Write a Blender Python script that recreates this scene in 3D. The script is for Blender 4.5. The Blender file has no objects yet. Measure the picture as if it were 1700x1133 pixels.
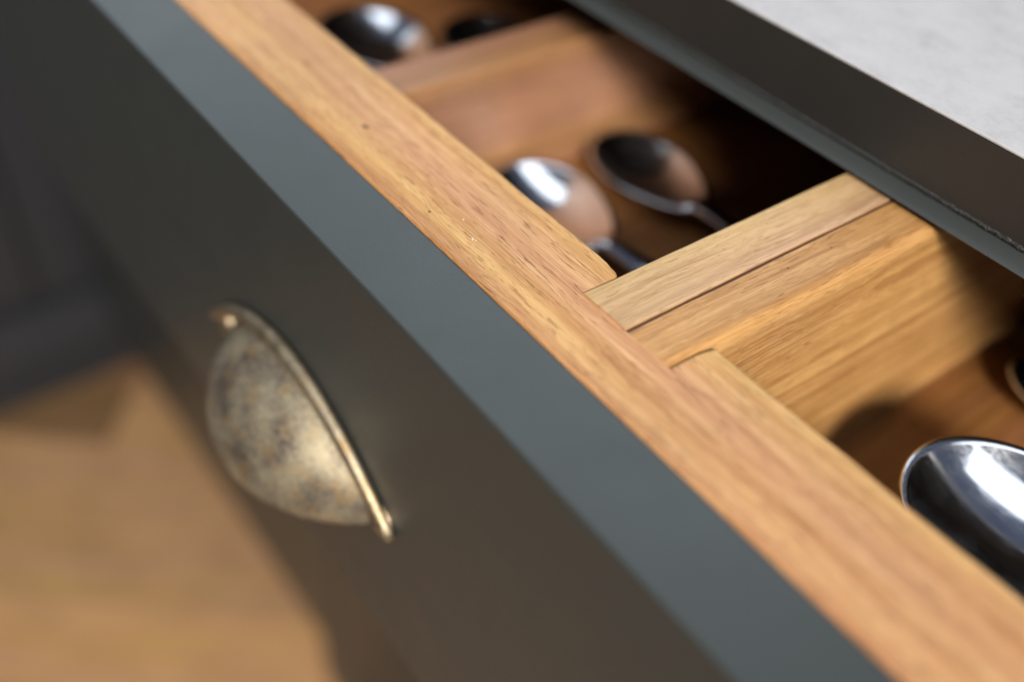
import bpy, bmesh, math, random
from mathutils import Vector, Matrix, noise

# ------------------------------------------------------------------ camera, world, lamps, exposure
S = 0.02                      # one modelling unit = 20 mm (thickness of the painted drawer front)
scene = bpy.context.scene
COL = scene.collection

cam_d = bpy.data.cameras.new('camera')
cam = bpy.data.objects.new('camera', cam_d)
COL.objects.link(cam)
scene.camera = cam
RX = Vector((0.59697229, 0.79975158, 0.06341525))      # right
RY = Vector((0.57671569, -0.37284926, -0.7268992))     # down
RZ = Vector((-0.55769445, 0.47051125, -0.68380996))    # forward
cam.matrix_world = Matrix(((RX.x, -RY.x, -RZ.x, 5.19327668 * S),
                           (RX.y, -RY.y, -RZ.y, -4.74256877 * S),
                           (RX.z, -RY.z, -RZ.z, 6.56148212 * S),
                           (0, 0, 0, 1)))
cam_d.sensor_width = 36.0
cam_d.lens = 35.71
cam_d.clip_start = 0.005
cam_d.clip_end = 50.0
cam_d.dof.use_dof = True
cam_d.dof.focus_distance = 10.5 * S
cam_d.dof.aperture_fstop = 4.1
cam_d.dof.aperture_blades = 0

world = bpy.data.worlds.new('World')
scene.world = world
world.use_nodes = True
bg = world.node_tree.nodes['Background']
# a dim room: pale ceiling overhead, darker walls and floor round about
wt = world.node_tree
wtc = wt.nodes.new('ShaderNodeTexCoord')
wsep = wt.nodes.new('ShaderNodeSeparateXYZ')
wt.links.new(wtc.outputs['Generated'], wsep.inputs[0])
wr = wt.nodes.new('ShaderNodeValToRGB')
wr.color_ramp.elements[0].position = 0.0
wr.color_ramp.elements[0].color = (0.030, 0.031, 0.036, 1)
wr.color_ramp.elements[1].position = 1.0
wr.color_ramp.elements[1].color = (0.07, 0.085, 0.13, 1)
wt.links.new(wsep.outputs[2], wr.inputs['Fac'])
wt.links.new(wr.outputs['Color'], bg.inputs['Color'])
bg.inputs['Strength'].default_value = 1.0


def area_lamp(name, direction, dist, sx, sy, radiance, color):
    d = bpy.data.lights.new(name, 'AREA')
    d.shape = 'RECTANGLE'
    d.size, d.size_y = sx, sy
    d.energy = radiance * math.pi * sx * sy
    d.color = color
    o = bpy.data.objects.new(name, d)
    COL.objects.link(o)
    v = Vector(direction).normalized()
    o.location = v * dist
    o.rotation_euler = v.to_track_quat('Z', 'Y').to_euler()
    return o


# key: the window in front of the drawer, to the right of the camera
area_lamp('key_window', (1.42, -0.82, 1.06), 2.4, 0.50, 0.42, 155.0, (1.0, 0.93, 0.84))
# the roof window over the middle of the room
area_lamp('roof_window', (0.06, -0.32, 0.94), 2.4, 3.0, 1.05, 2.2, (0.88, 0.94, 1.0))
# the window beyond the worktop, mirrored in the satin paint and the spoons
area_lamp('back_window', (-0.45, 0.55, 0.68), 2.6, 1.7, 1.5, 2.4, (0.76, 0.90, 1.0))
# unseen broad lamp added at far left, evens the sheen along the paint
area_lamp('side_fill', (-0.90, 0.12, 0.40), 3.0, 2.2, 1.5, 1.6, (0.78, 0.90, 1.0))

scene.view_settings.view_transform = 'Standard'
scene.view_settings.look = 'None'
scene.view_settings.exposure = 0.0
scene.view_settings.gamma = 1.0
scene.view_settings.use_curve_mapping = False
scene.cycles.max_bounces = 10
scene.cycles.use_denoising = True


# ------------------------------------------------------------------ helpers
def empty(name, loc=(0, 0, 0)):
    o = bpy.data.objects.new(name, None)
    o.empty_display_size = 0.02
    o.location = Vector(loc) * S
    COL.objects.link(o)
    return o


def tag(o, label=None, cat=None, group=None, kind=None):
    for k, v in (('label', label), ('category', cat), ('group', group), ('kind', kind)):
        if v:
            o[k] = v
    return o


def link(name, bm, mat, parent=None, smooth=False):
    """one bmesh (modelling units, world axes) -> one mesh object"""
    bmesh.ops.recalc_face_normals(bm, faces=bm.faces)
    bmesh.ops.scale(bm, vec=(S, S, S), verts=bm.verts)
    me = bpy.data.meshes.new(name)
    bm.to_mesh(me)
    bm.free()
    me.materials.append(mat)
    if smooth:
        me.polygons.foreach_set('use_smooth', [True] * len(me.polygons))
    o = bpy.data.objects.new(name, me)
    COL.objects.link(o)
    if parent is not None:
        o.parent = parent
        o.matrix_parent_inverse = Matrix.Translation(-parent.location) if parent.type == 'EMPTY' else Matrix()
    return o


def box_bm(x0, x1, y0, y1, z0, z1, bev=0.0, seg=2, edges=None):
    bm = bmesh.new()
    vs = [bm.verts.new((x, y, z)) for x in (x0, x1) for y in (y0, y1) for z in (z0, z1)]
    for f in ((0, 1, 3, 2), (4, 6, 7, 5), (0, 4, 5, 1), (2, 3, 7, 6), (0, 2, 6, 4), (1, 5, 7, 3)):
        bm.faces.new([vs[i] for i in f])
    bmesh.ops.recalc_face_normals(bm, faces=bm.faces)
    if bev:
        es = list(bm.edges) if edges is None else [e for e in bm.edges if edges(e)]
        bmesh.ops.bevel(bm, geom=es, offset=bev, segments=seg, profile=0.5, affect='EDGES')
    return bm


def box(name, x0, x1, y0, y1, z0, z1, mat, parent=None, bev=0.03, seg=2):
    return link(name, box_bm(x0, x1, y0, y1, z0, z1, bev, seg), mat, parent, smooth=False)


def prism_bm(pts, z0, z1, bev=0.0, seg=3, keep=None):
    """outline in x,y, straight down from z1 to z0, its top edges eased"""
    bm = bmesh.new()
    top = [bm.verts.new((x, y, z1)) for x, y in pts]
    bot = [bm.verts.new((x, y, z0)) for x, y in pts]
    bm.faces.new(top)
    bm.faces.new(bot[::-1])
    n = len(pts)
    for i in range(n):
        j = (i + 1) % n
        bm.faces.new((top[i], bot[i], bot[j], top[j]))
    bmesh.ops.recalc_face_normals(bm, faces=bm.faces)
    if bev:
        es = [e for e in bm.edges if all(abs(v.co.z - z1) < 1e-6 for v in e.verts) and not (keep and keep(e))]
        bmesh.ops.bevel(bm, geom=es, offset=bev, segments=seg, profile=0.5, affect='EDGES')
    return bm


def auto_smooth(o, ang=40):
    for p in o.data.polygons:
        p.use_smooth = True
    bm = bmesh.new()
    bm.from_mesh(o.data)
    for e in bm.edges:
        if len(e.link_faces) == 2 and e.calc_face_angle(0) > math.radians(ang):
            e.smooth = False
    bm.to_mesh(o.data)
    bm.free()
    md = o.modifiers.new('even_shading', 'WEIGHTED_NORMAL')
    md.weight = 100
    md.keep_sharp = True
    return o


# ------------------------------------------------------------------ materials
def new_mat(name):
    m = bpy.data.materials.new(name)
    m.use_nodes = True
    nt = m.node_tree
    return m, nt, nt.nodes['Principled BSDF']


class NT:
    def __init__(s, nt):
        s.nt = nt

    def n(s, t, **kw):
        nd = s.nt.nodes.new(t)
        for k, v in kw.items():
            setattr(nd, k, v)
        return nd

    def l(s, a, b):
        s.nt.links.new(a, b)

    def math(s, op, a, b=None, c=None, clamp=False):
        nd = s.n('ShaderNodeMath', operation=op, use_clamp=clamp)
        for i, v in enumerate((a, b, c)):
            if v is None:
                continue
            if isinstance(v, (int, float)):
                nd.inputs[i].default_value = v
            else:
                s.l(v, nd.inputs[i])
        return nd.outputs[0]

    def noise(s, vec, scale, detail=3, rough=0.55, dist=0.0):
        nd = s.n('ShaderNodeTexNoise')
        nd.inputs['Scale'].default_value = scale
        nd.inputs['Detail'].default_value = detail
        nd.inputs['Roughness'].default_value = rough
        nd.inputs['Distortion'].default_value = dist
        s.l(vec, nd.inputs['Vector'])
        return nd.outputs['Fac']

    def mapping(s, vec, scale, loc=(0, 0, 0)):
        nd = s.n('ShaderNodeMapping')
        nd.inputs['Scale'].default_value = scale
        nd.inputs['Location'].default_value = loc
        s.l(vec, nd.inputs['Vector'])
        return nd.outputs['Vector']

    def ramp(s, fac, stops):
        nd = s.n('ShaderNodeValToRGB')
        el = nd.color_ramp.elements
        while len(el) < len(stops):
            el.new(0.5)
        for e, (p, c) in zip(el, stops):
            e.position = p
            e.color = (c[0], c[1], c[2], 1) if isinstance(c, (tuple, list)) else (c, c, c, 1)
        s.l(fac, nd.inputs['Fac'])
        return nd.outputs['Color']

    def mix(s, fac, a, b, mode='MIX'):
        nd = s.n('ShaderNodeMix', data_type='RGBA', blend_type=mode)
        for sock, v in ((nd.inputs['Factor'], fac), (nd.inputs['A'], a), (nd.inputs['B'], b)):
            if isinstance(v, (int, float)):
                sock.default_value = v
            elif isinstance(v, tuple):
                sock.default_value = (v[0], v[1], v[2], 1)
            else:
                s.l(v, sock)
        return nd.outputs['Result']


def oak(name, axis, seed, light, mid, dark, pores=1.0, bands=1.0, rough=0.42, fine=1.0, bump=1.0, pink=1.0):
    """oiled oak: growth bands, fibres, open pores and pale ray flecks, all stretched along one axis (mm)"""
    m, nt, bs = new_mat(name)
    t = NT(nt)
    tc = t.n('ShaderNodeTexCoord')
    mm = t.mapping(tc.outputs['Object'], (1000, 1000, 1000), (seed * 37.1, seed * 17.7, seed * 51.3))
    if axis == 'Y':      # put the grain axis on x
        sep = t.n('ShaderNodeSeparateXYZ')
        t.l(mm, sep.inputs[0])
        com = t.n('ShaderNodeCombineXYZ')
        t.l(sep.outputs[1], com.inputs[0])
        t.l(sep.outputs[0], com.inputs[1])
        t.l(sep.outputs[2], com.inputs[2])
        mm = com.outputs[0]
    # slow wander of the grain
    wn = t.n('ShaderNodeTexNoise')
    wn.inputs['Scale'].default_value = 1.0
    wn.inputs['Detail'].default_value = 2
    t.l(t.mapping(mm, (0.022, 0.09, 0.09)), wn.inputs['Vector'])
    vs = t.n('ShaderNodeVectorMath', operation='SUBTRACT')
    t.l(wn.outputs['Color'], vs.inputs[0])
    vs.inputs[1].default_value = (0.5, 0.5, 0.5)
    vm = t.n('ShaderNodeVectorMath', operation='MULTIPLY')
    t.l(vs.outputs[0], vm.inputs[0])
    vm.inputs[1].default_value = (0, 4.2, 4.2)
    va = t.n('ShaderNodeVectorMath', operation='ADD')
    t.l(mm, va.inputs[0])
    t.l(vm.outputs[0], va.inputs[1])
    w = va.outputs[0]
    band = t.noise(t.mapping(w, (0.005, 0.40, 0.40)), 1.0, 2, 0.5)
    ring = t.noise(t.mapping(w, (0.009, 1.45, 1.45)), 1.0, 2, 0.6)
    fibre = t.noise(t.mapping(w, (0.10, 6.5, 6.5)), 1.0, 3, 0.6)
    streak = t.noise(t.mapping(w, (0.024, 3.3, 3.3)), 1.0, 2, 0.5)
    f = t.math('ADD', t.math('MULTIPLY', band, 0.42 * bands), t.math('MULTIPLY', ring, 0.34 * bands))
    f = t.math('ADD', f, t.math('MULTIPLY', streak, 0.30))
    f = t.math('ADD', f, t.math('MULTIPLY', fibre, 0.26 * fine))
    norm = 0.5 * (0.76 * bands + 0.30 + 0.26 * fine)
    f = t.math('ADD', t.math('SUBTRACT', f, norm), 0.5)
    col = t.ramp(f, [(0.33, dark), (0.47, mid), (0.62, light), (0.78, tuple(min(1, c * 1.13) for c in light))])
    # open pores: short dark dashes, thicker in some growth bands
    por = t.noise(t.mapping(w, (0.17, 3.9, 3.9), (9.1, 3.3, 7.7)), 1.0, 2.0, 0.55)
    pz = t.math('MULTIPLY', t.ramp(ring, [(0.38, 0.0), (0.60, 1.0)]), 0.11)
    pm = t.ramp(t.math('ADD', por, pz), [(0.69, 0.0), (0.735, 1.0)])
    pm = t.math('MULTIPLY', pm, 0.66 * pores)
    # longer, softer red-brown smudges of early wood
    smu = t.noise(t.mapping(w, (0.055, 1.6, 1.6), (2.1, 13.3, 5.7)), 1.0, 2.0, 0.6)
    sz = t.math('MULTIPLY', t.ramp(smu, [(0.56, 0.0), (0.68, 1.0)]), 0.30 * pores)
    col = t.mix(sz, col, (dark[0] * 0.92, dark[1] * 0.80, dark[2] * 0.75))
    col = t.mix(pm, col, (dark[0] * 0.50, dark[1] * 0.42, dark[2] * 0.36))
    # pale ray flecks
    fl = t.noise(t.mapping(w, (0.16, 2.0, 2.0), (31.0, 5.0, 2.0)), 1.0, 1.0, 0.5)
    fm = t.math('MULTIPLY', t.ramp(fl, [(0.64, 0.0), (0.72, 1.0)]), 0.35)
    col = t.mix(fm, col, tuple(min(1, c * 1.2 + 0.02) for c in light))
    # drift between honey and pinkish heartwood across the board
    hue = t.noise(t.mapping(w, (0.004, 0.075, 0.075), (4.0, 21.0, 8.0)), 1.0, 1.0, 0.5)
    col = t.mix(t.math('MULTIPLY', t.ramp(hue, [(0.35, 0.0), (0.65, 1.0)]), pink), t.mix(1.0, col, (1.02, 1.02, 0.84), 'MULTIPLY'), t.mix(1.0, col, (1.0, 0.96, 1.12), 'MULTIPLY'))
    # uneven handling tone
    big = t.noise(t.mapping(mm, (0.02, 0.035, 0.035)), 1.0, 2, 0.5)
    tone = t.ramp(big, [(0.3, 0.88), (0.7, 1.06)])
    col = t.mix(1.0, col, tone, 'MULTIPLY')
    t.l(col, bs.inputs['Base Color'])
    r = t.ramp(t.math('ADD', t.math('MULTIPLY', fibre, 0.6), t.math('MULTIPLY', big, 0.4)),
               [(0.3, rough - 0.08), (0.7, rough + 0.14)])
    t.l(r, bs.inputs['Roughness'])
    bs.inputs['Specular IOR Level'].default_value = 0.42
    h = t.math('ADD', t.math('MULTIPLY', fibre, 0.55), t.math('MULTIPLY', streak, 0.5))
    h = t.math('SUBTRACT', h, t.math('MULTIPLY', pm, 0.9))
    b = t.n('ShaderNodeBump')
    b.inputs['Strength'].default_value = 0.55 * bump
    b.inputs['Distance'].default_value = 0.00022
    t.l(h, b.inputs['Height'])
    t.l(b.outputs['Normal'], bs.inputs['Normal'])
    return m


def paint(name, base, rough=0.36, peel=1.0):
    """brushed and rolled satin cabinet paint"""
    m, nt, bs = new_mat(name)
    t = NT(nt)
    tc = t.n('ShaderNodeTexCoord')
    mm = t.mapping(tc.outputs['Object'], (1000, 1000, 1000))
    a = t.noise(mm, 0.05, 5, 0.6)
    col = t.mix(a, tuple(c * 0.92 for c in base), tuple(c * 1.08 for c in base))
    # specks of dust
    sp = t.noise(mm, 1.9, 1, 0.4)
    sm = t.math('MULTIPLY', t.ramp(sp, [(0.79, 0.0), (0.81, 1.0)]), 0.25)
    col = t.mix(sm, col, (0.30, 0.29, 0.27))
    t.l(col, bs.inputs['Base Color'])
    fine = t.noise(mm, 1.6, 2, 0.5)
    r = t.ramp(t.math('ADD', t.math('MULTIPLY', a, 0.5), t.math('MULTIPLY', fine, 0.5)),
               [(0.3, rough - 0.07), (0.7, rough + 0.09)])
    t.l(r, bs.inputs['Roughness'])
    bs.inputs['Specular IOR Level'].default_value = 0.5
    b = t.n('ShaderNodeBump')
    b.inputs['Strength'].default_value = 0.10 * peel
    b.inputs['Distance'].default_value = 0.0002
    t.l(fine, b.inputs['Height'])
    t.l(b.outputs['Normal'], bs.inputs['Normal'])
    return m


def rough_paint(name, base):
    """gritty paint caught in the groove above the bead"""
    m, nt, bs = new_mat(name)
    t = NT(nt)
    tc = t.n('ShaderNodeTexCoord')
    mm = t.mapping(tc.outputs['Object'], (1000, 1000, 1000))
    a = t.noise(mm, 2.6, 3, 0.7)
    col = t.mix(t.ramp(a, [(0.52, 0.0), (0.70, 1.0)]), base, (0.16, 0.16, 0.16))
    t.l(col, bs.inputs['Base Color'])
    bs.inputs['Roughness'].default_value = 0.5
    b = t.n('ShaderNodeBump')
    b.inputs['Strength'].default_value = 1.0
    b.inputs['Distance'].default_value = 0.0006
    t.l(a, b.inputs['Height'])
    t.l(b.outputs['Normal'], bs.inputs['Normal'])
    return m


def stone_white(name):
    m, nt, bs = new_mat(name)
    t = NT(nt)
    tc = t.n('ShaderNodeTexCoord')
    mm = t.mapping(tc.outputs['Object'], (1000, 1000, 1000))
    a = t.noise(mm, 0.11, 4, 0.6)
    b2 = t.noise(mm, 0.7, 3, 0.6)
    f = t.math('ADD', t.math('MULTIPLY', a, 0.65), t.math('MULTIPLY', b2, 0.35))
    col = t.ramp(f, [(0.33, (0.40, 0.39, 0.395)), (0.50, (0.465, 0.455, 0.465)), (0.66, (0.50, 0.49, 0.50))])
    t.l(col, bs.inputs['Base Color'])
    bs.inputs['Roughness'].default_value = 0.55
    bp = t.n('ShaderNodeBump')
    bp.inputs['Strength'].default_value = 0.25
    bp.inputs['Distance'].default_value = 0.0003
    t.l(b2, bp.inputs['Height'])
    t.l(bp.outputs['Normal'], bs.inputs['Normal'])
    return m


def brass(name, bright, patina, cut=0.5, scale=1.0, rough=0.42):
    """antiqued brass: dark patina rubbed through in blotches"""
    m, nt, bs = new_mat(name)
    t = NT(nt)
    tc = t.n('ShaderNodeTexCoord')
    mm = t.mapping(tc.outputs['Object'], (1000, 1000, 1000), (3.1, 8.2, 1.7))
    a = t.noise(mm, 0.075 * scale, 3, 0.6)
    b2 = t.noise(mm, 0.80 * scale, 5, 0.75)
    f = t.math('ADD', t.math('MULTIPLY', a, 0.50), t.math('MULTIPLY', b2, 0.50))
    k = t.ramp(f, [(cut - 0.13, 0.0), (cut + 0.10, 1.0)])
    col = t.mix(k, patina, bright)
    warm = t.ramp(t.noise(mm, 0.16 * scale, 2, 0.5), [(0.52, 0.0), (0.68, 1.0)])
    col = t.mix(t.math('MULTIPLY', warm, 0.35), col, (0.42, 0.25, 0.09))
    t.l(col, bs.inputs['Base Color'])
    bs.inputs['Metallic'].default_value = 0.85
    r = t.ramp(b2, [(0.3, rough + 0.10), (0.7, rough - 0.06)])
    t.l(r, bs.inputs['Roughness'])
    bp = t.n('ShaderNodeBump')
    bp.inputs['Strength'].default_value = 0.35
    bp.inputs['Distance'].default_value = 0.0003
    t.l(b2, bp.inputs['Height'])
    t.l(bp.outputs['Normal'], bs.inputs['Normal'])
    return m


def steel(name):
    m, nt, bs = new_mat(name)
    t = NT(nt)
    tc = t.n('ShaderNodeTexCoord')
    mm = t.mapping(tc.outputs['Object'], (1000, 1000, 1000))
    a = t.noise(mm, 0.12, 3, 0.6)
    s2 = t.noise(t.mapping(mm, (0.15, 1.4, 1.4)), 1.0, 3, 0.6)
    bs.inputs['Base Color'].default_value = (0.80, 0.82, 0.86, 1)
    bs.inputs['Metallic'].default_value = 1.0
    r = t.ramp(t.math('ADD', t.math('MULTIPLY', a, 0.5), t.math('MULTIPLY', s2, 0.5)), [(0.32, 0.07), (0.70, 0.24)])
    t.l(r, bs.inputs['Roughness'])
    bp = t.n('ShaderNodeBump')
    bp.inputs['Strength'].default_value = 0.10
    bp.inputs['Distance'].default_value = 0.0003
    t.l(a, bp.inputs['Height'])
    t.l(bp.outputs['Normal'], bs.inputs['Normal'])
    return m


def plain(name, col, rough=0.6, metal=0.0):
    m, nt, bs = new_mat(name)
    t = NT(nt)
    tc = t.n('ShaderNodeTexCoord')
    mm = t.mapping(tc.outputs['Object'], (1000, 1000, 1000))
    a = t.noise(mm, 0.3, 3, 0.6)
    t.l(t.mix(a, tuple(c * 0.8 for c in col), tuple(min(1, c * 1.2) for c in col)), bs.inputs['Base Color'])
    bs.inputs['Roughness'].default_value = rough
    bs.inputs['Metallic'].default_value = metal
    return m


PAINT = (0.0375, 0.0425, 0.0405)
M = {
    'paint': paint('grey_satin_paint', PAINT),
    'paint_far': paint('blue_grey_satin_paint', (0.026, 0.029, 0.036), 0.45),
    'groove': rough_paint('gritty_groove_paint', (0.018, 0.018, 0.018)),
    'oak_rail': oak('oak_front_rail', 'X', 1.0, (0.64, 0.385, 0.17), (0.545, 0.29, 0.115), (0.39, 0.18, 0.062), pores=1.35, bands=1.15),
    'oak_pale': oak('oak_pale_strip', 'Y', 2.0, (0.575, 0.395, 0.212), (0.50, 0.322, 0.158), (0.36, 0.21, 0.09), pores=0.7, bands=1.3),
    'oak_gold': oak('oak_gold_strip', 'Y', 3.3, (0.575, 0.33, 0.15), (0.455, 0.24, 0.096), (0.32, 0.145, 0.055), pores=0.8, bands=1.2, pink=0.2),
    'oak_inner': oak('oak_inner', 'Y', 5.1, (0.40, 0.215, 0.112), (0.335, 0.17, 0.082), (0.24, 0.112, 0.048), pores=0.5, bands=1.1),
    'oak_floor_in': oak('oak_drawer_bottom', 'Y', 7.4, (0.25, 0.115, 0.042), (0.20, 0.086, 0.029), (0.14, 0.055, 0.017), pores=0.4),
    'white': stone_white('white_mottled_laminate'),
    'core': paint('dark_laminate_edge', (0.023, 0.0225, 0.0215), 0.42),
    'brass': brass('antique_brass_dome', (0.43, 0.375, 0.265), (0.075, 0.058, 0.058), 0.49, 1.15, 0.66),
    'brass_rim': brass('antique_brass_rim', (0.47, 0.39, 0.27), (0.13, 0.09, 0.05), 0.46, 1.5, 0.44),
    'steel': steel('polished_steel'),
    'screw': plain('dull_brass_screw', (0.12, 0.085, 0.05), 0.62, 0.7),
    'fleck_dark': plain('dark_speck', (0.03, 0.02, 0.012), 0.7),
    'fleck_white': plain('white_paint_speck', (0.62, 0.57, 0.48), 0.7),
}

# ------------------------------------------------------------------ setting: floor
FZ = -40.0
rng = random.Random(5)
floor = tag(empty('floor', (-30, 0, FZ - 0.3)), kind='structure')
floor_mats = []
for i in range(5):
    k = (0.62, 1.05, 1.45, 0.82, 1.7)[i]
    hue = (1.0, 0.96, 1.04, 0.90, 1.0)[i]
    floor_mats.append(oak('oak_floorboard_%s' % 'abcde'[i], 'X', 11 + i * 3.7,
                          (0.36 * k, 0.215 * k * hue, 0.105 * k * hue), (0.30 * k, 0.170 * k * hue, 0.078 * k * hue),
                          (0.20 * k, 0.105 * k * hue, 0.045 * k * hue), pores=0.7, bump=0.6))
sub = box('subfloor', -130, 60, -110, 60, FZ - 1.5, FZ - 0.72, plain('subfloor_dark', (0.05, 0.04, 0.03)), floor, bev=0)
ang = math.atan2(0.764, 0.645)
dirv = Vector((math.cos(ang), math.sin(ang), 0))
nrm = Vector((-dirv.y, dirv.x, 0))
BW, BL = 5.2, 44.0
centre = Vector((-32, -2, 0))
for r in range(-11, 12):
    off = rng.uniform(0, BL)
    for c in range(-2, 2):
        a0 = c * BL + off - BL / 2
        p = centre + nrm * (r * BW) + dirv * (a0 + BL / 2)
        bm = box_bm(-BL / 2 + 0.03, BL / 2 - 0.03, -BW / 2 + 0.02, BW / 2 - 0.02, -0.7, 0.0, 0.03, 1)
        o = link('floorboard', bm, floor_mats[rng.randrange(5)], None)
        o.parent = floor
        o.matrix_parent_inverse = Matrix.Translation(-floor.location)
        o.matrix_basis = Matrix.Translation(Vector((p.x, p.y, FZ)) * S) @ Matrix.Rotation(ang, 4, 'Z')

# ------------------------------------------------------------------ the return run of cabinets, far left
RXP = -45.2
ret = tag(empty('base_cabinet', (RXP - 10, 10, FZ)), 'dark grey cabinet run standing across the floor at far left', 'cabinet')
box('carcass', RXP - 28, RXP - 1.0, -40, 44, FZ + 4.2, -3.6, M['paint_far'], ret, bev=0.05)
for i in range(6):
    y0 = -40 + i * 14
    d = box('door', RXP - 0.98, RXP + 0.02, y0 + 0.1, y0 + 13.9, FZ + 6.6, -4.2, M['paint_far'], ret, bev=0.06)
# skirting with a chamfered upper edge
bm = bmesh.new()
prof = [(RXP - 1.6, FZ), (RXP + 0.9, FZ), (RXP + 0.9, FZ + 3.4), (RXP + 0.35, FZ + 5.9), (RXP - 1.6, FZ + 6.3)]
v0 = [bm.verts.new((x, -40, z)) for x, z in prof]
v1 = [bm.verts.new((x, 44, z)) for x, z in prof]
bm.faces.new(v0)
bm.faces.new(v1[::-1])
for i in range(5):
    j = (i + 1) % 5
    bm.faces.new((v0[i], v1[i], v1[j], v0[j]))
link('skirting', bm, M['paint_far'], ret)

# ------------------------------------------------------------------ the cabinet that holds the drawer
RY0 = 5.02
cab = tag(empty('kitchen_cabinet', (-3, 16, FZ)), 'grey painted base cabinet holding the open drawer', 'cabinet')
box('side_panel', -17.6, -16.5, RY0 + 1.02, 33, FZ + 5, 0.42, M['paint'], cab)
box('side_panel', 10.5, 11.6, RY0 + 1.02, 33, FZ + 5, 0.42, M['paint'], cab)
box('back_panel', -16.45, 10.45, 32.0, 32.9, FZ + 5, 0.42, M['paint'], cab)
box('stile', -17.6, -16.3, RY0, RY0 + 1.0, FZ + 4.6, 0.14, M['paint'], cab, bev=0.05)
box('stile', 10.3, 11.6, RY0, RY0 + 1.0, FZ + 4.6, 0.14, M['paint'], cab, bev=0.05)
box('middle_rail', -16.28, 10.28, RY0, RY0 + 1.0, -8.0, -6.6, M['paint'], cab, bev=0.05)
box('drawer_front', -16.2, 10.2, RY0 + 0.05, RY0 + 1.05, -21.0, -8.08, M['paint'], cab, bev=0.05)
box('drawer_front', -16.2, 10.2, RY0 + 0.05, RY0 + 1.05, -34.6, -21.1, M['paint'], cab, bev=0.05)
box('bottom_rail', -16.28, 10.28, RY0, RY0 + 1.0, -35.4, -34.68, M['paint'], cab, bev=0.05)
box('plinth', -44.0, -18.62, 7.3, 8.1, FZ, -35.45, M['paint'], cab, bev=0.05)
box('plinth', -18.6, 16, 5.3, 8.1, FZ, -35.45, M['paint'], cab, bev=0.05)
# neighbouring closed fronts on the left
box('cabinet_front', -44.0, -17.7, RY0 + 0.05, RY0 + 1.05, -35.4, 0.14, M['paint'], cab, bev=0.05)

# top rail with its bead and the groove above it
by, bz = RY0, 0.212          # face line and top of the chamfered bead
bm = bmesh.new()
prof = [(by + 1.0, 0.100), (by - 0.225, 0.100), (by - 0.243, 0.106)]
for i in range(9):
    u = i / 8.0
    bulge = 0.018 * math.sin(math.pi * u) ** 0.8 if 0 < u < 1 else 0.0
    prof.append((by - 0.250 + 0.248 * u - bulge * 0.34, 0.120 + (bz - 0.120) * u + bulge * 0.94))
prof += [(by + 0.04, bz + 0.004), (by + 0.04, bz + 0.03), (by + 1.0, bz + 0.03)]
nx = 120
rows = []
for k in range(nx + 1):
    x = -17.6 + (11.6 + 17.6) * k / nx
    rows.append([bm.verts.new((x, y, z)) for y, z in prof])
m_ = len(prof)
for k in range(nx):
    for i in range(m_):
        j = (i + 1) % m_
        bm.faces.new((rows[k][i], rows[k + 1][i], rows[k + 1][j], rows[k][j]))
bm.faces.new(rows[0])
bm.faces.new(rows[-1][::-1])
rail = link('top_rail', bm, M['paint'], cab)
auto_smooth(rail, 40)
# grit in the groove
rng2 = random.Random(9)
bm = bmesh.new()
nx = 900
lo, hi = [], []
for k in range(nx + 1):
    x = -9 + 15 * k / nx
    lo.append(bm.verts.new((x, by - 0.010 - 0.016 * noise.noise((x * 9, 0, 3)), bz + 0.001 + 0.012 * rng2.random())))
    hi.append(bm.verts.new((x, by - 0.005 - 0.008 * rng2.random(), bz + 0.060 + 0.016 * noise.noise((x * 14, 2, 3)))))
bk0 = [bm.verts.new((v.co.x, by + 0.035, bz + 0.006)) for v in lo]
bk1 = [bm.verts.new((v.co.x, by + 0.002, v.co.z + 0.004)) for v in hi]
for k in range(nx):
    bm.faces.new((lo[k], lo[k + 1], hi[k + 1], hi[k]))
    bm.faces.new((bk0[k], bk0[k + 1], lo[k + 1], lo[k]))
    bm.faces.new((hi[k], hi[k + 1], bk1[k + 1], bk1[k]))
link('groove_paint', bm, M['groove'], rail, smooth=True)

# worktop
WT = 1.18
top = tag(empty('worktop', (-3, 16, bz + 0.04)), 'white mottled worktop with a dark front edge above the drawer', 'worktop')
core = box('core', -60, 30, by, 36, bz + 0.04, WT - 0.042, M['core'], top, bev=0.012)
bm = box_bm(-60, 30, by - 0.004, 36, WT - 0.04, WT, 0.016, 3)
auto_smooth(link('surface', bm, M['white'], top), 50)

# ------------------------------------------------------------------ the drawer
drawer = tag(empty('drawer', (-3, 4, -6.3)), 'open drawer with grey painted front and oak inside', 'drawer')
FL, FR, FB = -16.1, 10.1, -6.3
# painted front: small eased arrises
bm = box_bm(FL, FR, -1.0, -0.012, FB, 0.0, 0.03, 3)
auto_smooth(link('front_panel', bm, M['paint'], drawer), 35)

# oak front rail with its notch for the two dividers; inner edge hand-eased and slightly uneven
YI, YN = 1.345, 0.78


def wob(x, s, a):
    return a * noise.noise((x * 1.7, s, 0.3)) + 0.5 * a * noise.noise((x * 6.0, s, 4.0))


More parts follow.
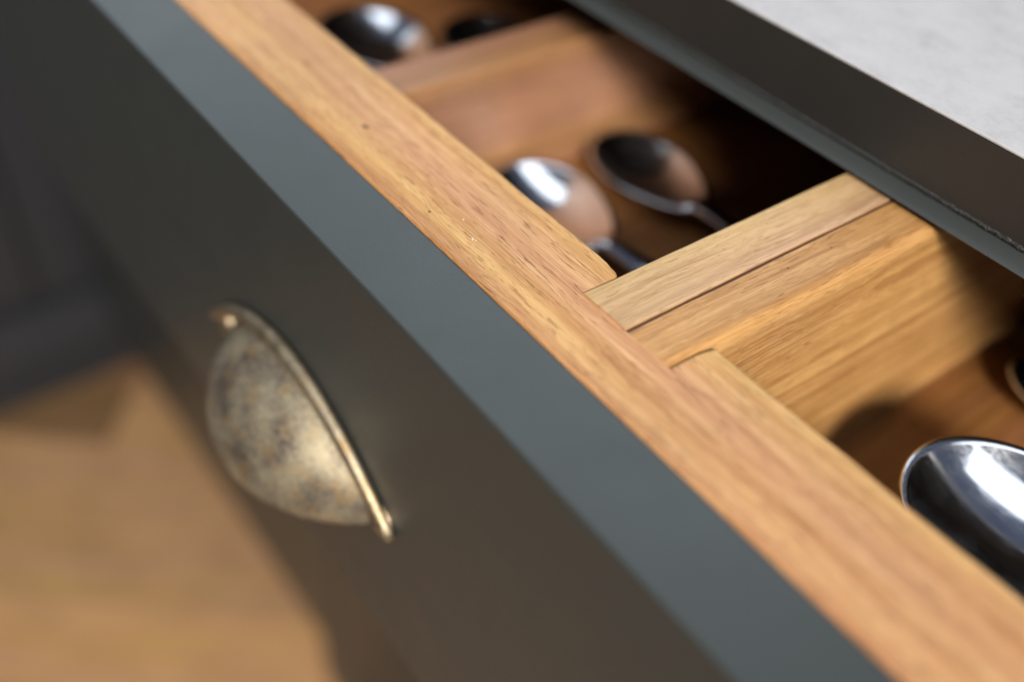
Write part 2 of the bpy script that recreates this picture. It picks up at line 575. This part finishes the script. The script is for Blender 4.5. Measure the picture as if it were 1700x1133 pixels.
pts = []
x = -15.4
outer = []
while x < 9.6:
    outer.append((x, 0.004 + wob(x, 2.0, 0.004)))
    x += 0.25
outer.append((9.6, 0.0))
right = []
x = 9.6
while x > 1.02:
    right.append((x, YI + 0.015 + wob(x, 5.0, 0.012)))
    x -= 0.2
right += [(1.10, YI + 0.012), (1.02, YI + 0.02), (0.975, YI + 0.0), (0.962, YI - 0.05)]
notch = [(0.958, YN + 0.03), (0.955, YN), (0.34, YN), (-0.335, YN), (-0.338, YN + 0.04)]
left = [(-0.338, YI - 0.13), (-0.345, YI - 0.085), (-0.375, YI - 0.055), (-0.42, YI - 0.035), (-0.5, YI - 0.028), (-0.58, YI - 0.008), (-0.72, YI)]
x = -0.9
while x > -15.4:
    left.append((x, YI + wob(x, 8.0, 0.012)))
    x -= 0.2
left.append((-15.4, YI))
bm = prism_bm(outer + right + notch + left, -5.6, 0.004, 0.045, 3,
              keep=lambda e: all(-0.36 < v.co.x < 0.97 and v.co.y < YI - 0.04 and v.co.y > 0.5 for v in e.verts))
rail_o = link('front_rail', bm, M['oak_rail'], drawer)
auto_smooth(rail_o, 30)

# the two divider boards that end in the notch
def board(name, x0, x1, y0, y1, z0, z1, mat, bl, br, seed, amp=0.008):
    bm = bmesh.new()
    ny = int((y1 - y0) / 0.12)
    rows = []
    for k in range(ny + 1):
        y = y0 + (y1 - y0) * k / ny
        wl, wr = wob(y, seed, amp), wob(y, seed + 3, amp)
        dz = wob(y * 0.5, seed + 6, 0.006)
        sec = [(x0 + wl, z0)]
        for i in range(4):
            a = math.pi - i * math.pi / 6
            sec.append((x0 + wl + bl + bl * math.cos(a), z1 + dz - bl + bl * math.sin(a)))
        mid = 5
        for i in range(1, mid):
            u = i / mid
            xx = x0 + bl + (x1 - x0 - bl - br) * u
            sec.append((xx, z1 + dz + 0.006 * noise.noise((xx * 7, y * 0.35, seed))))
        for i in range(7):
            a = math.pi / 2 - i * math.pi / 12
            sec.append((x1 + wr - br + br * math.cos(a), z1 + dz - br + br * math.sin(a)))
        sec.append((x1 + wr, z0))
        rows.append([bm.verts.new((xx, y, zz)) for xx, zz in sec])
    m_ = len(rows[0])
    for k in range(ny):
        for i in range(m_):
            j = (i + 1) % m_
            bm.faces.new((rows[k][i], rows[k + 1][i], rows[k + 1][j], rows[k][j]))
    bm.faces.new(rows[0])
    bm.faces.new(rows[-1][::-1])
    o = link(name, bm, mat, drawer)
    return auto_smooth(o, 35)


DB = -3.5     # inside bottom of the drawer
tag(board('divider', -0.33, 0.316, YN + 0.0015, 21.5, DB, 0.022, M['oak_pale'], 0.03, 0.010, 1.0), 'pale straight-grained oak divider strip')
tag(board('divider', 0.352, 0.95, YN + 0.0015, 21.5, DB, 0.0, M['oak_gold'], 0.012, 0.15, 14.0), 'golden oak divider strip beside the pale one')
box('gap_shade_strip', 0.312, 0.356, YN + 0.01, 21.4, DB, -0.012, plain('painted_gap_shade', (0.075, 0.028, 0.012)), drawer, bev=0)  # dark brown strip added as painted shade in the gap between the boards
# the lower divider farther left
ZT = -0.9
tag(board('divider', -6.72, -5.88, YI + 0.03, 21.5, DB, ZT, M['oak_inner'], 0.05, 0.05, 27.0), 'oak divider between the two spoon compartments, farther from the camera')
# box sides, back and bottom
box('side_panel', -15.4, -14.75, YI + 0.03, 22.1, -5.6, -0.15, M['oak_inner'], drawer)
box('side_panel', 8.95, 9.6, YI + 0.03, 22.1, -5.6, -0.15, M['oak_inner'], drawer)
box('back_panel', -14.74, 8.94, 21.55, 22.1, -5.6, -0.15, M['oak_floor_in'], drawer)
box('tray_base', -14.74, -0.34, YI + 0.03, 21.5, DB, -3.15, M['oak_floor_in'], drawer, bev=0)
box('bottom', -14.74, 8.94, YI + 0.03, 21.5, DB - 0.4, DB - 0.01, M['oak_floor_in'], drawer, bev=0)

# tiny specks on the wood and paint
def fleck(x, y, z, r, mat, seed, name='speck'):
    rg = random.Random(seed)
    bm = bmesh.new()
    c = bm.verts.new((x, y, z + 0.012))
    ring = []
    for i in range(8):
        a = 2 * math.pi * i / 8
        rr = r * rg.uniform(0.45, 1.25)
        ring.append(bm.verts.new((x + rr * math.cos(a), y + rr * math.sin(a) * 0.7, z)))
    for i in range(8):
        bm.faces.new((c, ring[i], ring[(i + 1) % 8]))
    link(name, bm, mat, rail_o, smooth=True)


fleck(-2.282, 0.240, 0.0045, 0.022, M['fleck_dark'], 1)
fleck(-4.12, 0.54, 0.0045, 0.05, M['fleck_dark'], 2)
fleck(-1.64, 0.36, 0.0045, 0.026, M['fleck_white'], 3)
fleck(-1.60, 0.375, 0.0045, 0.018, M['fleck_white'], 4)
fleck(-1.97, 0.47, 0.0045, 0.012, M['fleck_white'], 5)
fleck(0.531, 2.884, 0.006, 0.012, M['fleck_dark'], 6)
fleck(0.547, 3.563, 0.006, 0.014, M['fleck_dark'], 7)

# ------------------------------------------------------------------ cup handle on the painted front
HX, HZL = -3.5, -3.92
YF = -1.0


def arch(d):
    return -2.42 - 0.2 * d * d


# hood
bm = bmesh.new()
A = 1.78
nu, nv = 48, 18
grid = []
for i in range(nu + 1):
    th = math.pi * i / nu
    d = -A * math.cos(th)
    q = max(0.0, 1 - (abs(d) / A) ** 2.1)
    h = 1.33 * q ** 0.50
    b = 1.04 * q ** 0.80
    row = []
    for j in range(nv + 1):
        s = math.pi / 2 * j / nv
        yy = YF - 0.02 - b * math.sin(s) ** 0.95
        zz = HZL + h * math.cos(s) ** 0.95
        row.append(bm.verts.new((HX + d, yy, zz)))
    grid.append(row)
for i in range(nu):
    for j in range(nv):
        bm.faces.new((grid[i][j], grid[i + 1][j], grid[i + 1][j + 1], grid[i][j + 1]))
bmesh.ops.remove_doubles(bm, verts=bm.verts, dist=1e-4)
hood = link('cup_handle', bm, M['brass'], drawer, smooth=True)
tag(hood, 'mottled antique brass cup handle')
md = hood.modifiers.new('thick', 'SOLIDIFY')
md.thickness = 0.0013
md.offset = 1
# raised rim round the hood, running out into the screw ears
bm = bmesh.new()
prev = None
N = 60
for i in range(N + 1):
    d = -2.42 + 4.84 * i / N
    z = arch(d)
    tx = Vector((1, 0, -0.4 * d)).normalized()
    nn = Vector((tx.z * -1, 0, tx.x))          # outward, in the plane of the front
    e = abs(d) / 2.42
    wid = 0.115 - 0.02 * e
    out = 0.17 - 0.04 * e
    if i in (0, N):
        wid *= 0.55
        out *= 0.7
    ring = []
    for k in range(14):
        a = math.pi * k / 13
        p = Vector((HX + d, YF - 0.035, z)) + nn * (wid * math.cos(a)) + Vector((0, -1, 0)) * (out * max(0.0, math.sin(a)) ** 0.8)
        ring.append(bm.verts.new(p))
    if prev:
        for k in range(13):
            bm.faces.new((prev[k], prev[k + 1], ring[k + 1], ring[k]))
        bm.faces.new((prev[13], prev[0], ring[0], ring[13]))
    else:
        bm.faces.new(ring)
    prev = ring
bm.faces.new(prev[::-1])
link('rim', bm, M['brass_rim'], hood, smooth=True)
for s in (-1, 1):
    d = 2.12 * s
    zc = arch(d) - 0.20
    bm = bmesh.new()
    t = bmesh.ops.create_cone(bm, cap_ends=True, segments=28, radius1=0.25, radius2=0.235, depth=0.085,
                              matrix=Matrix.Translation((HX + d, YF - 0.047, zc)) @ Matrix.Rotation(math.pi / 2, 4, 'X'))
    auto_smooth(link('screw_ear', bm, M['brass_rim'], hood), 40)
    bm = bmesh.new()
    bmesh.ops.create_uvsphere(bm, u_segments=18, v_segments=10, radius=0.12,
                              matrix=Matrix.Translation((HX + d, YF - 0.085, zc)) @ Matrix.Diagonal((1, 0.5, 1, 1)))
    link('screw', bm, M['screw'], hood, smooth=True)


# ------------------------------------------------------------------ spoons
def bowl_mesh(L, W, D):
    bm = bmesh.new()
    na, nr = 64, 16
    cx = L * 0.46
    rings = []
    centre_v = bm.verts.new((cx, 0, -D))
    for r in range(1, nr + 1):
        f = r / nr
        ring = []
        for k in range(na):
            a = 2 * math.pi * k / na
            c, s = math.cos(a), math.sin(a)
            # egg outline: blunt tip at x = 0, narrower towards the neck at x = L
            ex = (cx if c < 0 else (L - cx)) * c
            wy = W / 2 * s * (1 - 0.16 * max(0, c)) * (1 if c < 0 else (1 - 0.10 * c * c))
            px, py = cx + ex * f, wy * f
            pz = -D * (1 - f ** 2.1)
            ring.append(bm.verts.new((px, py, pz)))
        rings.append(ring)
    for k in range(na):
        bm.faces.new((centre_v, rings[0][k], rings[0][(k + 1) % na]))
    for r in range(nr - 1):
        for k in range(na):
            bm.faces.new((rings[r][k], rings[r + 1][k], rings[r + 1][(k + 1) % na], rings[r][(k + 1) % na]))
    return bm


def handle_mesh(L, HL):
    bm = bmesh.new()
    prev = None
    N = 40
    for i in range(N + 1):
        u = i / N
        x = L - 0.22 + HL * u
        z = -0.03 + 0.16 * max(0.0, math.sin(math.pi * min(1, u * 1.05))) ** 0.9 * (1 - 0.25 * u) + 0.02
        if u < 0.06:
            w = 0.30 - 2.0 * u
        else:
            w = 0.17 + 0.26 * max(0, (u - 0.25) / 0.75) ** 1.3
        if u > 0.93:
            w *= math.sqrt(max(0.02, 1 - ((u - 0.93) / 0.07) ** 2))
        th = 0.07 + 0.03 * math.exp(-((u - 0.1) / 0.12) ** 2)
        ring = []
        for k in range(12):
            a = 2 * math.pi * k / 12
            ring.append(bm.verts.new((x, w * math.cos(a), z + th * math.sin(a))))
        if prev:
            for k in range(12):
                bm.faces.new((prev[k], ring[k], ring[(k + 1) % 12], prev[(k + 1) % 12]))
        else:
            bm.faces.new(ring)
        prev = ring
    bm.faces.new(prev[::-1])
    return bm


def spoon(loc, rz, tilt, label, L=3.0, W=2.05, D=0.52, HL=6.2, roll=0.0):
    t = tag(empty('spoon'), label, 'spoon', 'spoons lying in the drawer')
    b = link('bowl', bowl_mesh(L, W, D), M['steel'], None, smooth=True)
    md = b.modifiers.new('thick', 'SOLIDIFY')
    md.thickness = 0.0011
    md.offset = -1
    h = link('handle', handle_mesh(L, HL), M['steel'], None, smooth=True)
    b.parent = t
    h.parent = t
    t.matrix_world = (Matrix.Translation(Vector(loc) * S) @ Matrix.Rotation(rz, 4, 'Z')
                      @ Matrix.Rotation(tilt, 4, 'Y') @ Matrix.Rotation(roll, 4, 'X'))
    return t


R = math.radians
spoon((2.22, 3.82, -1.92), R(3), R(0), 'large shiny spoon nearest the camera, right of the double divider', L=3.1, W=2.05, D=0.42, HL=4.2, roll=R(12))
spoon((2.75, 3.85, -2.50), R(6), R(0), 'spoon lying directly under the large shiny spoon', L=2.7, W=1.7, D=0.42, HL=4.0)
spoon((2.95, 3.85, -3.03), R(-2), R(0), 'lowest spoon of the pile at the right edge', L=2.7, W=1.7, D=0.42, HL=4.0)
spoon((1.55, 7.6, -3.05), R(10), R(0), 'dark spoon in the shade behind the large shiny spoon', L=2.6, W=1.6, D=0.42, HL=3.0)
spoon((-5.80, 3.98, -2.70), R(2), R(0), 'shiny spoon with a white streak, tucked behind the oak front rail', L=2.6, W=1.7, D=0.42, HL=2.5, roll=R(7))
spoon((-5.75, 6.15, -2.72), R(-4), R(0), 'dark spoon in the shade beside the streaked spoon', L=2.6, W=1.7, D=0.42, HL=2.5)
spoon((-12.0, 4.40, -2.70), R(4), R(0), 'blurred spoon beyond the farther divider, beside the front rail', L=3.0, W=2.1, D=0.44, HL=2.0)
spoon((-10.6, 6.6, -2.72), R(-8), R(0), 'dark spoon deep in the far compartment, farthest from the front rail', L=2.8, W=2.0, D=0.42, HL=0.9)
